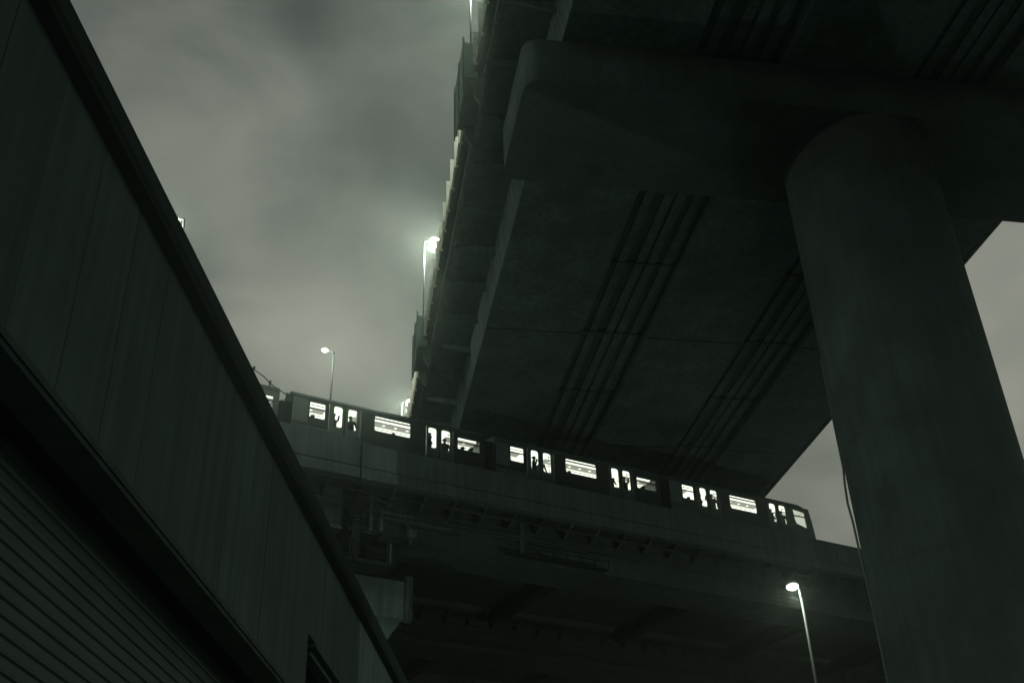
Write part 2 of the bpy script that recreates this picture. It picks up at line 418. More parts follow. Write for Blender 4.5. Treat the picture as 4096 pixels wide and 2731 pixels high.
# transverse ribs under the left cantilever
for k in range(-10, 26):
    yy = 43.42 + 3.6 * k
    MB(OV).prism([(6.35, 38.6), (8.55, 38.6), (8.62, 38.05), (6.35, 38.45)], 1, yy - 0.08, yy + 0.08).build('cantilever_rib', M['conc_dark'], ov)
# longitudinal stiffeners and cross frames in the gaps between the boxes
for (a, b) in ((14.95, 18.65), (25.3, 28.8)):
    for fx in (0.16, 0.44, 0.62, 0.86):
        xx = a + (b - a) * fx
        MB(OV).prism([(xx - 0.24, 36.85), (xx + 0.24, 36.85), (xx + 0.24, 36.95), (xx + 0.05, 36.95), (xx + 0.05, 36.975), (xx - 0.05, 36.975), (xx - 0.05, 36.95), (xx - 0.24, 36.95)], 1, y0, y1).build('stiffener', M['conc_dark'], ov)
    MB(OV).box(a - 0.05, b + 0.05, y0, y1, 36.98, 37.15).build('added_gap_plate', M['conc'], ov)  # plate added to keep the gaps between boxes from going black
    for k in range(-7, 13):
        yy = 48.7 + 7.3 * k
        MB(OV).prism([(a, 36.8), (b, 36.8), (b, 36.97), (a, 36.97)], 1, yy - 0.06, yy + 0.06).build('cross_frame', M['steel'], ov)
for k in range(-4, 6):
    yy = 55.8 + 14.6 * k
    for (a, b) in ((8.9, 14.7), (18.9, 25.05), (29.05, 34.15)):
        MB(OV).box(a, b, yy - 0.05, yy + 0.05, 36.47, 36.498).build('segment_joint', M['soffit'], ov)

# overpass pier: rounded crosshead on one round column
PR = (23.2, 35.95, -CAMH)
opier = thing('overpass_pier', FO, PR, 'massive round concrete column with a wide crosshead under the overpass', 'bridge pier')
def rr2(x0, x1, y0, y1, r, n=6): return rrect(x0, x1, y0, y1, r, n)
ch = MB(PR).prism(rr2(7.1, 39.3, 32.75, 39.2, 0.75), 2, 34.0, 36.46, smooth=True).build('crosshead', M['pier'], opier)
col = MB(PR)
ring = [(23.2 + 3.26 * math.cos(2 * math.pi * k / 64), 35.95 + 3.26 * math.sin(2 * math.pi * k / 64)) for k in range(64)]
col.prism(ring, 2, -CAMH - 0.3, 33.99, smooth=True)
col.build('column', M['pier'], opier)
for by in (33.9, 38.1):
    for bx in (10.2, 13.4, 20.3, 23.6, 30.3, 33.0):
        MB(PR).box(bx - 0.45, bx + 0.45, by - 0.4, by + 0.4, 36.46, 36.5).build('bearing', M['dark'], opier)
# shiny hose added in place of bright glints on the column's left flank
def onring(deg, r, z): 
    a = math.radians(deg); return (23.2 + r * math.cos(a), 35.95 + r * math.sin(a), z)
dcab = thing('glint_hose', FO, onring(152, 3.3, 10), 'thin shiny hose added to stand in for glints up the left side of the big column', 'hose')
DO = onring(152, 3.3, 10)
LA = 151.5
MB(DO).tube([onring(LA, 3.29, z_) for z_ in (0, 5, 9, 12, 13.2)] + [onring(LA, 3.30, 14.2), onring(LA, 3.33, 15.2), onring(LA, 3.35, 16.6), onring(LA, 3.40, 17.4), onring(LA, 3.36, 18.2), onring(LA, 3.29, 18.9), onring(LA, 3.28, 24)], 0.045, 10).build('hose', M['galv'], dcab)

# barrier along the left edge of the overpass
FE = (5.7, 50, 39.2)
fence = thing('barrier_fence', FO, FE, 'stepped row of upright barrier fins along the left edge of the overpass', 'fence')
sp_f = 1.835
posts_y = [42.23 + sp_f * k for k in range(-14, 40)]
bays = ((37.3, 40.7), (61.3, 64.4), (84.8, 88.0))
for yy in posts_y:
    dx = -0.0045 * (yy - 50)
    MB(FE).box(5.46, 5.685, yy - 0.03, yy + 0.03, 38.7, 40.85).build('post', M['fin'], fence)
MB(FE).box(5.69, 5.74, y0, y1, 38.96, 40.56).build('panel', M['barrier'], fence)
MB(FE).box(5.62, 6.10, y0, y1, 38.85, 38.95).build('base_rail', M['steel'], fence)
# lamp bays: the fence steps outwards around each lamp post
for i, (a, b) in enumerate(bays):
    O5 = (5.4, (a + b) / 2, 37)
    bay = thing('lamp_bay', FO, O5, ['dark projecting lamp bay nearest the top of the picture on the overpass edge', 'dark projecting lamp bay midway down the overpass edge under the big bright lamp', 'dark projecting lamp bay at the far end of the overpass edge by the train'][i], 'lamp bay', 'lamp bays on the overpass edge')
    MB(O5).box(5.16, 6.04, a, b, 38.2, 38.42).build('platform', M['steel'], bay)
    for ya in (a + 0.1, b - 0.35): MB(O5).prism([(5.5, 38.2), (6.03, 38.2), (6.03, 36.9), (5.9, 36.9), (5.62, 37.4)], 1, ya, ya + 0.25).build('bracket', M['steel_pale'], bay)
    pn = MB(O5); 
    w_ = (b - a) / 4
    for k in range(4):
        pn.box(5.10, 5.16, a + k * w_ + 0.02, a + (k + 1) * w_ - 0.02, 37.7, 41.0 - 0.05 * (k % 2))
    pn.build('side_panel', M['barrier'], bay)
    MB(O5).box(5.16, 5.8, a, a + 0.06, 38.42, 40.7).build('end_panel', M['barrier'], bay)
    MB(O5).box(5.16, 5.8, b - 0.06, b, 38.42, 40.7).build('end_panel', M['barrier'], bay)
    ps = MB(O5)
    for yy in (a, (a + b) / 2, b):
        ps.box(5.04, 5.10, yy - 0.05, yy + 0.05, 37.5, 41.05)
    ps.build('upright', M['steel'], bay)

# ================================================================== LAMPS
def point(name, parent, loc, power, r=0.12, col=(0.97, 1.0, 0.84)):
    l = bpy.data.lights.new(name, 'POINT'); l.energy = power; l.shadow_soft_size = r; l.color = col
    o = bpy.data.objects.new(name, l); C.objects.link(o); o.parent = parent; o.location = loc
    return o

def street_lamp(frame, foot, h, arm, head_l, label, power, group=None, glow='lampg', armlen=None, r0=0.075, r1=0.04, grp=None, lit=True, hs=1.0, glare_r=0.0):
    """post from foot, arm vector (x,y), lamp head with lit underside"""
    t = thing('street_lamp', frame, foot, label, 'street lamp', grp)
    MB().tube([(0, 0, 0), (0, 0, h * 0.5), (0, 0, h)], [r0, (r0 + r1) / 2, r1], 12).build('post', M['post'], t)
    MB().box(-r0 * 1.8, r0 * 1.8, -r0 * 1.8, r0 * 1.8, 0, 0.03).build('base_plate', M['galv'], t)
    ax, ay = arm; al = math.hypot(ax, ay); ux, uy = ax / al, ay / al
    MB().tube([(0, 0, h - 0.25), (ux * al * 0.25, uy * al * 0.25, h - 0.06), (ux * al * 0.6, uy * al * 0.6, h + 0.0), (ax, ay, h + 0.02)], 0.032, 8).build('arm', M['post'], t)
    px, py = -uy, ux
    hd = MB(); L2, Wd = head_l * hs, 0.13 * hs
    prof = [(0, 0.5), (0.25, 0.95), (0.6, 1.0), (0.9, 0.7), (1.0, 0.25)]
    top, bot = [], []
    for s, w in prof:
        c = (ax + ux * L2 * s, ay + uy * L2 * s)
        for sg in (-1, 1):
            top.append((c[0] + px * Wd * w * sg * 0.6, c[1] + py * Wd * w * sg * 0.6, h + 0.10 * (0.4 + 0.6 * w) * hs))
            bot.append((c[0] + px * Wd * w * sg, c[1] + py * Wd * w * sg, h - 0.01))
    n = len(prof); vs = top + bot; fs = []
    for i in range(n - 1):
        a = 2 * i
        fs += [(a, a + 1, a + 3, a + 2), (2 * n + a, 2 * n + a + 2, 2 * n + a + 3, 2 * n + a + 1), (a, a + 2, 2 * n + a + 2, 2 * n + a), (a + 1, 2 * n + a + 1, 2 * n + a + 3, a + 3)]
    fs += [(0, 2 * n, 2 * n + 1, 1), (2 * n - 2, 2 * n - 1, 4 * n - 1, 4 * n - 2)]
    hd.add(vs, fs); hdo = hd.build('lamp_head', M['galv'], t)
    if lit:
        MB().ball((ax + ux * L2 * 0.5, ay + uy * L2 * 0.5, h - 0.02), max(L2 * 0.42 * abs(ux) + Wd * abs(uy), glare_r), max(L2 * 0.42 * abs(uy) + Wd * abs(ux), glare_r), max(0.075 * hs, glare_r * 0.8), 18, 12).build('lens', M[glow], hdo)  # lens swollen on some lamps to stand in for their glare
        if power: point('lamp_light', t, (ax + ux * L2 * 0.5, ay + uy * L2 * 0.5, h - max(0.25, glare_r * 0.8 + 0.12)), power, 0.12)
    return t

street_lamp(FO, (5.65, 38.6, 38.42), 9.6, (0.5, 0.1), 0.5, 'tall street lamp post rising out of the top edge above the nearest lamp bay', 3000, grp='street lamps along the overpass')
street_lamp(FO, (5.62, 62.7, 38.42), 9.6, (0.35, 0.05), 0.65, 'brightest street lamp glowing beside the barrier halfway down the overpass', 3000, grp='street lamps along the overpass', hs=1.2, glare_r=0.42)
street_lamp(FO, (5.87, 85.6, 38.42), 9.2, (0.35, 0.05), 0.65, 'bright street lamp low beside the overpass just above the train roof', 3000, grp='street lamps along the overpass', hs=1.3, glare_r=0.42)
street_lamp(FB, (19.55, 58.6, 28.0), 9.95, (-0.35, 0), 0.55, 'slim street lamp standing alone against the sky behind the train roof', 250, glare_r=0.17, glow='lampg_small', r0=0.075, r1=0.05)
street_lamp(FW, (-15.70, 42.17, -CAMH), 35.75, (-0.22, 0), 0.4, 'small lamp peeking over the roof edge of the building on the left', 220, glare_r=0.1, glow='lampg_small', r0=0.16, r1=0.055)
street_lamp(FW, (6.27, 24.2, -CAMH), 10.0, (-0.04, -0.01), 0.26, 'lit street lamp on a tall thin post in front of the bridges, lower right', 60, r0=0.06, r1=0.026, glow='lampg_small')

for lx, ly, pw, lab in ((10.0, 50.0, 1300, 'street lamp on the ground beside the bridges, below the picture'), (45.0, 30.0, 2300, 'street lamp on the ground behind the big column, below the picture')):
    street_lamp(FB, (lx, ly, -CAMH + 0.01 * ly - 0.0), 9.0, (0.4, 0.1), 0.5, lab, pw, r0=0.09, r1=0.055)

street_lamp(FW, (-30.0, 20.0, -CAMH), 38.0, (0.5, 0.1), 0.8, 'very tall mast lamp out of view on the left that lights the crosshead', 2400, r0=0.3, r1=0.1, hs=2.0)

# ================================================================== METRO CARRIAGES (local: x along, y away, z up from floor at 29.15)
ZB = 29.0
def make_car(label, head=False, org=(16.05, 55.0, ZB)):
    t = thing('train_carriage', FB, org, label, 'train carriage', 'coupled metro carriages on the rail bridge')
    Lc = 12.5
    zf = lambda z_: z_ - ZB
    # roof: curved shell
    prof = []
    wd = 2.7
    zt, ze = zf(32.5), zf(32.12)
    for k in range(0, 9):
        a = math.pi * k / 8 / 2
        prof.append((0.02 + 0.38 - 0.38 * math.cos(a), ze + 0.38 * math.sin(a)))
    prof += [(1.35, zt + 0.16)]
    prof = prof + [(wd - p, q) for p, q in reversed(prof[:-1])]
    inner_p = [(wd - 0.08, ze), (0.08, ze)]
    if not head:
        MB().prism(prof + inner_p, 0, 0.0, Lc, smooth=False).build('roof', M['roof'], t)
    else:
        vs, fs = [], []
        st = [(0, 1.0, 0), (11.1, 1.0, 0), (11.6, 1.0, -0.02), (11.95, 0.96, -0.10), (12.2, 0.9, -0.22), (12.4, 0.8, -0.42)]
        P = prof + inner_p
        for x, sc, dz in st:
            for p, q in P:
                qq = q + dz * max(0, (q - ze) / (zt - ze)) if q > ze else q
                vs.append((x, 1.35 + (p - 1.35) * (sc if q > ze else 1), max(qq, ze)))
        n = len(P)
        for i in range(len(st) - 1):
            for k in range(n): fs.append((i * n + k, i * n + (k + 1) % n, (i + 1) * n + (k + 1) % n, (i + 1) * n + k))
        fs += [tuple(range(n))[::-1], tuple(range((len(st) - 1) * n, len(st) * n))]
        MB().add(vs, fs, False).build('roof', M['roof'], t)
    for vx in (2.9, 6.1, 9.3): MB().box(vx, vx + 1.1, 0.75, 1.95, zt + 0.12, zt + 0.24).build('roof_vent', M['roof'], t, bevel=0.03)
    MB().box(0.02, 12.3 if head else Lc, -0.035, 0.0, ze - 0.06, ze + 0.0).build('gutter', M['car_dark'], t)
    # near side wall with openings
    wins = [(1.08, 2.05, 30.9, 31.92)]
    big = (5.14, 7.48, 30.92, 31.93)
    doors = [(2.28, 4.24), (8.52, 10.32)]
    holes = [rrect(*[wins[0][0], wins[0][1]], zf(30.9), zf(31.93), 0.12), rrect(big[0], big[1], zf(big[2]), zf(big[3]), 0.15)]
    if head:
        cab = [(10.86, zf(31.90)), (11.9, zf(31.80)), (11.96, zf(30.40)), (11.55, zf(30.40)), (11.12, zf(30.62)), (10.92, zf(31.1))]
        holes.append(cab)
        outer = [(0, 0), (12.62, 0), (12.60, zf(30.2)), (12.5, zf(31.2)), (12.36, ze - 0.05), (12.2, ze), (0, ze)]
    else:
        holes.append(rrect(10.65, 12.18, zf(30.92), zf(31.72), 0.08))
        outer = [(0, 0), (Lc, 0), (Lc, ze), (0, ze)]
    for a, b in doors:
        holes.append([(a, zf(30.0)), (b, zf(30.0)), (b, zf(32.10)), (a, zf(32.10))])
    holed_wall(outer, holes, 0.0, 0.07, 'side_wall', M['car'], t)
    # dark livery panels round the windows
    def panel(x0_, x1_, z0_, z1_, hs_, nm='window_band'):
        holed_wall([(x0_, zf(z0_)), (x1_, zf(z0_)), (x1_, zf(z1_)), (x0_, zf(z1_))], hs_, -0.012, 0.0, nm, M['car_dark'], t)
    panel(1.0, 2.24, 30.5, 32.04, [rrect(1.08, 2.05, zf(30.9), zf(31.93), 0.12)])
    panel(4.30, 8.46, 29.75, 32.04, [rrect(big[0], big[1], zf(big[2]), zf(big[3]), 0.15)])
    panel(0.05, 2.24, 30.28, 30.49, [], 'stripe')
    if not head:
        panel(10.38, Lc - 0.02, 29.75, 32.04, [rrect(10.65, 12.18, zf(30.92), zf(31.72), 0.08)])
    else:
        panel(10.40, 12.1, 30.25, 32.04, [cab], 'cab_band') if False else None
    # windows: frame transom, pane, interior light seen through
    def window(x0_, x1_, z0_, z1_, tz):
        fr = MB()
        fr.box(x0_ - 0.0, x1_ + 0.0, 0.015, 0.055, zf(z1_) - 0.018, zf(z1_) - 0.0).box(x0_, x1_, 0.015, 0.055, zf(z0_), zf(z0_) + 0.02)
        fr.box(x0_ - 0.004, x0_ + 0.012, 0.016, 0.054, zf(z0_), zf(z1_) - 0.001).box(x1_ - 0.012, x1_ + 0.004, 0.016, 0.054, zf(z0_), zf(z1_) - 0.001)
        if tz: fr.box(x0_, x1_, 0.005, 0.06, zf(tz) - 0.03, zf(tz) + 0.03)
        f_ = fr.build('window_frame', M['rubber'], t)
        MB().box(x0_ + 0.01, x1_ - 0.01, 0.030, 0.036, zf(z0_) + 0.02, zf(z1_) - 0.018).build('pane', M['pane'], f_)
    window(1.08, 2.05, 30.9, 31.93, 31.52)
    window(big[0], big[1], big[2], big[3], 31.76)
    if not head: window(10.65, 12.18, 30.92, 31.72, 31.42)
    # door leaves with rounded windows
    for di, (a, b) in enumerate(doors):
        mid = (a + b) / 2
        for li, (u, v) in enumerate(((a + 0.02, mid - 0.04), (mid + 0.04, b - 0.02))):
            ww = [(2.57, 3.10), (3.46, 4.02), (8.66, 9.20), (9.54, 10.12)][di * 2 + li]
            lf = holed_wall([(u, zf(30.02)), (v, zf(30.02)), (v, zf(32.07)), (u, zf(32.07))], [rrect(ww[0], ww[1], zf(30.58), zf(31.97), 0.16)], -0.015, 0.035, 'door_leaf', M['car_door'], t)
            MB().box(ww[0] - 0.01, ww[1] + 0.01, 0.012, 0.018, zf(30.56), zf(31.99)).build('pane', M['pane'], lf)
        MB().box(a, b, 0.036, 0.06, zf(30.0), zf(30.06)).box(mid - 0.038, mid + 0.038, -0.005, 0.02, zf(30.02), zf(32.07)).build('door_seal', M['rubber'], t)
        MB().box(a + 0.05, b - 0.05, -0.05, 0.0, zf(29.955), zf(29.98)).build('door_step', M['galv'], t)
    if head:
        f_ = MB().box(10.88, 11.93, 0.0, 0.05, zf(31.40), zf(31.47)).build('cab_window_frame', M['rubber'], t)
        MB().prism([(p[0], p[1]) for p in cab], 1, 0.03, 0.036).build('pane', M['pane'], f_)
        MB().prism([(11.12, zf(30.62)), (11.03, zf(30.86)), (11.97, zf(30.62)), (11.96, zf(30.40)), (11.55, zf(30.40))], 1, 0.04, 0.06).build('cab_window_blank', M['car_dark'], t)
        MB().box(10.9, 12.15, 0.12, 2.5, zf(32.0), zf(32.03)).box(12.2, 12.24, 0.1, 2.6, zf(30.2), zf(32.0)).build('cab_added_glow', M['ceil_l'], t)  # glowing sheets added to brighten the view through the cab window
        # raked nose
        nose = MB()
        pr_ = [(12.62, 0), (12.60, zf(30.2)), (12.5, zf(31.2)), (12.36, ze - 0.05), (12.2, ze)]
        vs, fs = [], []
        for y_, ex in ((0.0, 0), (0.25, 0.13), (0.8, 0.2), (1.9, 0.2), (2.45, 0.13), (2.7, 0)):
            for x, z_ in pr_: vs.append((x + ex, y_, z_))
        n = len(pr_)
        for i in range(5):
            for k in range(n - 1): fs.append((i * n + k, (i + 1) * n + k, (i + 1) * n + k + 1, i * n + k + 1))
        nose.add(vs, fs, True)
        nose.build('nose', M['car'], t)
        MB().box(12.72, 12.80, 0.7, 2.0, zf(30.9), zf(31.8)).build('windscreen', M['car_dark'], t)
    # far wall, ends, floor
    MB().box(0, 12.3 if head else Lc, 2.63, 2.7, 0, ze).build('far_wall', M['car'], t)
    MB().box(0, 0.06, 0.0, 2.7, 0, ze).build('end_wall', M['car_dark'], t)
    if not head: MB().box(Lc - 0.06, Lc, 0.0, 2.7, 0, ze).build('end_wall', M['car_dark'], t)
    xe = 12.2 if head else Lc - 0.06
    MB().box(0.06, xe, 0.07, 2.63, zf(29.85), zf(29.95)).build('floor', M['lino'], t)
    # interior lining, ceiling and light strips
    cz = zf(32.13)
    inn = MB()
    inn.box(0.06, xe, 2.58, 2.63, zf(29.95), cz)
    inn.build('interior_lining', M['inner'], t)
    inn = MB()
    inn.box(0.06, xe, 0.07, 0.30, cz - 0.03, cz - 0.01).box(0.06, xe, 0.95, 1.02, cz - 0.03, cz - 0.01).box(0.06, xe, 1.56, 1.64, cz - 0.03, cz - 0.01).box(0.06, xe, 1.76, 1.9, cz - 0.03, cz - 0.01)
    inn.build('ceiling_lining', M['ceil_l'], t)
    MB().box(0.06, xe, 1.02, 1.56, cz - 0.035, cz - 0.012).build('ceiling_panel', M['ceil_c'], t)
    vt = MB()
    k = 0.7
    while k < xe - 0.4:
        if not any(a_ < k + 0.1 < b_ for a_, b_ in doors): vt.box(k, k + 0.16, 1.22, 1.36, cz - 0.05, cz - 0.036)
        k += 0.78
    vt.build('vent_glow', M['strip'], t)  # vents given a glow of their own so they show bright
    MB().box(0.3, xe - 0.1, 0.30, 0.62, cz - 0.04, cz - 0.01).build('light_strip', M['strip'], t)
    MB().box(0.3, xe - 0.1, 0.74, 0.95, cz - 0.04, cz - 0.01).build('light_strip', M['strip'], t)
    MB().box(0.3, xe - 0.1, 1.64, 1.76, cz - 0.04, cz - 0.01).build('light_strip', M['strip'], t)
    MB().box(0.3, xe - 0.1, 1.9, 2.58, cz - 0.04, cz - 0.01).build('light_strip', M['strip'], t)
    tr = MB()
    for a, b in ((0.4, 2.25), (4.3, 8.45), (10.4, xe)): tr.box(a, b, 0.62, 0.68, cz - 0.05, cz - 0.01)
    tr.build('ceiling_trim', M['car_dark'], t)
    for a, b in doors: MB().box(a + 0.1, b - 0.1, 0.32, 2.5, cz - 0.075, cz - 0.052).build('door_light', M['strip'], t)
    gr = MB()
    for xx in (2.45, 4.15, 8.6, 10.2): gr.tube([(xx, 0.45, zf(29.95)), (xx, 0.45, cz)], 0.018, 8)
    gr.tube([(4.4, 0.55, zf(31.82)), (8.3, 0.55, zf(31.82))], 0.014, 8)
    gr.build('grab_pole', M['dark'], t)
    for (a, b) in ((1.0, 2.1), (4.5, 8.2)) + (((10.5, 12.2),) if not head else ()):
        MB().box(a, b, 0.1, 0.55, zf(29.95), zf(30.38)).box(a, b, 0.09, 0.18, zf(30.38), zf(30.86)).build('seat', M['seat'], t)
    # bogies (hidden behind the parapet from below, but there)
    for bx in (2.2, Lc - 2.2):
        b_ = MB().box(bx - 1.4, bx + 1.4, 0.35, 2.35, -0.45, -0.15).build('bogie', M['dark'], t)
        for wx in (-0.95, 0.95):
            for wy in (0.62, 2.08):
                MB().tube([(bx + wx, wy, -0.42), (bx + wx, wy + 0.11, -0.42)], 0.39, 20).build('wheel', M['dark'], b_)
    return t

car1 = make_car('metro carriage furthest left in full view, pale end panel, seen against the sky')
def shift(o, org): 
    mm = FB.m.to_4x4(); mm.translation = FB.pt(org); o.matrix_world = mm
car0 = copy_tree(car1); shift(car0, (16.05 - 13.27, 55, ZB))
car0['label'] = 'rear metro carriage mostly hidden by the building, only its end showing'
car2 = copy_tree(car1); shift(car2, (29.31, 55, ZB))
car2['label'] = 'middle metro carriage in front of the dark overpass underside'
car3 = make_car('leading metro carriage with sloping cab nose at the right end', head=True, org=(42.6, 55, ZB))
# gangway bellows
for i, (a, lab) in enumerate(((15.36, 'dark gangway bellows between the half-hidden rear carriage and the next one'), (28.56, 'dark gangway bellows between the first and middle full carriages'), (41.82, 'dark gangway bellows behind the leading carriage'))):
    gw = MB((a, 55, ZB))
    for k in range(8):
        x_ = a + 0.0 + 0.085 * k
        sc = 0.0 if k % 2 else 0.05
        gw.box(x_, x_ + 0.085, 55.12 + sc, 57.6 - sc, 29.1, 31.68 - sc + (0.3 if i else 0))
    ob = gw.build('gangway_bellows', M['rubber'])
    shift(ob, (a, 55, ZB)); tag(ob, lab, 'gangway', 'gangways between the carriages')

# ================================================================== PASSENGERS
def skin_body(joints, edges, name):
    me = bpy.data.meshes.new(name)
    me.from_pydata([j[0] for j in joints], [], edges)
    o = bpy.data.objects.new(name, me); C.objects.link(o)
    sm = o.modifiers.new('s', 'SKIN')
    for i, j in enumerate(joints):
        k_ = 1.0 if 3 <= i <= 6 else 1.22
        me.skin_vertices[0].data[i].radius = (j[1] * k_, (j[1] if len(j) < 3 else j[2]) * k_)
    me.skin_vertices[0].data[0].use_root = True
    o.modifiers.new('d', 'SUBSURF').levels = 1
    dg = bpy.context.evaluated_depsgraph_get()
    m2 = bpy.data.meshes.new_from_object(o.evaluated_get(dg))
    bpy.data.objects.remove(o)
    m2.name = name
    m2.materials.clear(); m2.materials.append(M['coat']); m2.materials.append(M['skin'])
    for p in m2.polygons:
        p.use_smooth = True
    return m2
def standing():
    J = [((0, 0, 0.95), .14, .11), ((0, 0, 1.15), .15, .11), ((0, 0, 1.36), .17, .11), ((0, 0, 1.46), .07), ((0, 0, 1.53), .06), ((0, -0.01, 1.60), .085, .095), ((0, -0.01, 1.68), .085, .095),
         ((-.19, 0, 1.38), .065), ((-.28, .02, 1.14), .048), ((-.30, -.10, .93), .038), ((-.30, -.15, .86), .032),
         ((.19, 0, 1.38), .065), ((.30, -.05, 1.50), .048), ((.28, -.10, 1.72), .038), ((.27, -.11, 1.82), .032),
         ((-.10, 0, .86), .10), ((-.11, -.01, .48), .065), ((-.11, .02, .09), .045), ((-.11, -.14, .04), .04),
         ((.10, 0, .86), .10), ((.11, -.01, .48), .065), ((.11, .02, .09), .045), ((.11, -.14, .04), .04)]
    E = [(0, 1), (1, 2), (2, 3), (3, 4), (4, 5), (5, 6), (2, 7), (7, 8), (8, 9), (9, 10), (2, 11), (11, 12), (12, 13), (13, 14), (0, 15), (15, 16), (16, 17), (17, 18), (0, 19), (19, 20), (20, 21), (21, 22)]
    m = skin_body(J, E, 'standing_body')
    for p in m.polygons:
        c = p.center
        if c.z > 1.5 and abs(c.x) < .13: p.material_index = 1
    return m
def seated():
    J = [((0, 0, .50), .15, .12), ((0, 0, .70), .15, .11), ((0, 0, .92), .17, .11), ((0, 0, 1.02), .07), ((0, -.01, 1.09), .06), ((0, -.02, 1.16), .085, .095), ((0, -.02, 1.24), .085, .095),
         ((-.19, 0, .94), .065), ((-.24, -.05, .68), .048), ((-.14, -.26, .60), .038), ((-.08, -.32, .60), .032),
         ((.19, 0, .94), .065), ((.24, -.05, .68), .048), ((.14, -.26, .60), .038), ((.08, -.32, .60), .032),
         ((-.10, -.06, .50), .10), ((-.11, -.44, .50), .07), ((-.11, -.46, .09), .045), ((-.11, -.60, .04), .04),
         ((.10, -.06, .50), .10), ((.11, -.44, .50), .07), ((.11, -.46, .09), .045), ((.11, -.60, .04), .04)]
    E = [(0, 1), (1, 2), (2, 3), (3, 4), (4, 5), (5, 6), (2, 7), (7, 8), (8, 9), (9, 10), (2, 11), (11, 12), (12, 13), (13, 14), (0, 15), (15, 16), (16, 17), (17, 18), (0, 19), (19, 20), (20, 21), (21, 22)]
    m = skin_body(J, E, 'seated_body')
    for p in m.polygons:
        c = p.center
        if c.z > 1.05 and abs(c.x) < .13: p.material_index = 1
    return m
MS, MSE = standing(), seated()
def hair_mesh(z):
    mb = MB().ball((0, 0.012, z), .105, .118, .085, 14, 8)
    o = mb.build('hair', M['hair']); me = o.data; bpy.data.objects.remove(o); return me
HS, HSE = hair_mesh(1.745), hair_mesh(1.305)
def person(x, y, sit, rot, label, sc=1.0):
    org = (x, 55 + y, 29.95 if not sit else 29.88)
    mm = FB.m.to_4x4() @ Matrix.Rotation(rot, 4, 'Z') @ Matrix.Diagonal((sc * 1.3, sc * 1.25, sc, 1)); mm.translation = FB.pt(org)
    o = bpy.data.objects.new('person', MSE if sit else MS); C.objects.link(o); o.matrix_world = mm
    h = bpy.data.objects.new('hair', HSE if sit else HS); C.objects.link(h); h.parent = o
    tag(o, label, 'person', 'passengers inside the lit metro train')
c1, c2, c3 = 16.05, 29.31, 42.6
person(c1 + 2.72, 0.47, 0, .6, 'dark-coated passenger standing deep inside, left pane of the first full carriage rear door', .97)
person(c1 + 3.72, 0.28, 0, 2.4, 'dark silhouette filling the right pane of the first full carriage rear door', .93)
person(c1 + 8.86, 0.28, 0, 1.2, 'dark silhouette close to the left pane of the first full carriage front door', .97)
person(c1 + 9.98, 0.47, 0, 3.0, 'passenger head at the edge of the right pane of the first full carriage front door', .93)
person(c1 + 1.42, .42, 1, math.pi, 'seated passenger head in the small rear window of the first full carriage')
person(c1 + 6.52, .42, 1, math.pi, 'single seated head low in the wide window of the first full carriage', .97)
person(c1 + 11.2, .46, 1, math.pi, 'seated head on the left in the front window of the first full carriage', 1.06)
person(c1 + 11.8, .46, 1, math.pi, 'seated head on the right in the front window of the first full carriage', 1.1)
person(c2 + 2.98, 0.33, 0, .9, 'dark silhouette right of centre in the left pane of the middle carriage rear door', .97)
person(c2 + 3.55, 0.59, 0, 2.1, 'passenger standing further inside at the right pane of the middle carriage rear door', .98)
person(c2 + 5.62, .42, 1, math.pi, 'seated head low in the left of the wide window of the middle carriage', .99)
person(c2 + 8.76, 0.31, 0, 1.7, 'dark silhouette on the left pane of the middle carriage front door', .92)
person(c2 + 9.86, 0.35, 0, .3, 'dark silhouette low in the right pane of the middle carriage front door', .95)
person(c2 + 11.45, .45, 1, math.pi, 'seated head in the front window of the middle carriage', 1.06)
person(c3 + 2.75, 0.35, 0, 1.0, 'dark silhouette in the left pane of the leading carriage rear door', 1.0)
person(c3 + 3.75, 0.27, 0, 2.6, 'dark figure filling the right pane of the leading carriage rear door', 1.0)
person(c3 + 5.3, .40, 1, math.pi, 'seated head at the left corner of the wide window of the leading carriage', 1.03)
person(c3 + 9.1, 0.42, 0, 1.2, 'passenger behind the left pane of the door next to the driving cab', .98)
person(c3 + 9.95, 0.33, 0, 2.3, 'dark silhouette low in the right pane of the door next to the driving cab', .95)
person(c3 + 1.85, .42, 1, math.pi, 'seated head in the small rear window of the leading carriage', 1.0)

# overhead cable with insulators behind the train, by the roof edge of the building
ca = thing('overhead_cable', FB, (15, 60, 35), 'sagging overhead cable with small insulators by the roof edge above the rear carriage', 'cable')
AO = (15, 60, 35)
pts = [(10.5, 60, 38.7), (14.83, 60, 36.2), (15.62, 60, 35.78), (15.97, 60, 35.45), (17.0, 60, 34.95), (17.6, 60, 34.5), (20, 60, 33.5)]
MB(AO).tube(pts, 0.035, 8).build('cable', M['dark'], ca)
for (x_, z_) in ((14.85, 36.2), (15.97, 35.45), (17.12, 34.85)):
    MB(AO).tube([(x_, 60, z_ - 0.22), (x_, 60, z_ - 0.05), (x_ + 0.02, 60, z_ + 0.12), (x_ + 0.02, 60, z_ + 0.2)], [0.05, 0.05, 0.085, 0.05], 10).build('insulator', M['dark'], ca)
for (x_, z_) in ((15.97, 35.45), (17.12, 34.85), (10.5, 38.7), (20, 33.5)):
    MB(AO).tube([(x_, 60, 27.6), (x_, 60, z_ - 0.1)], 0.03, 8).build('post', M['dark'], ca)

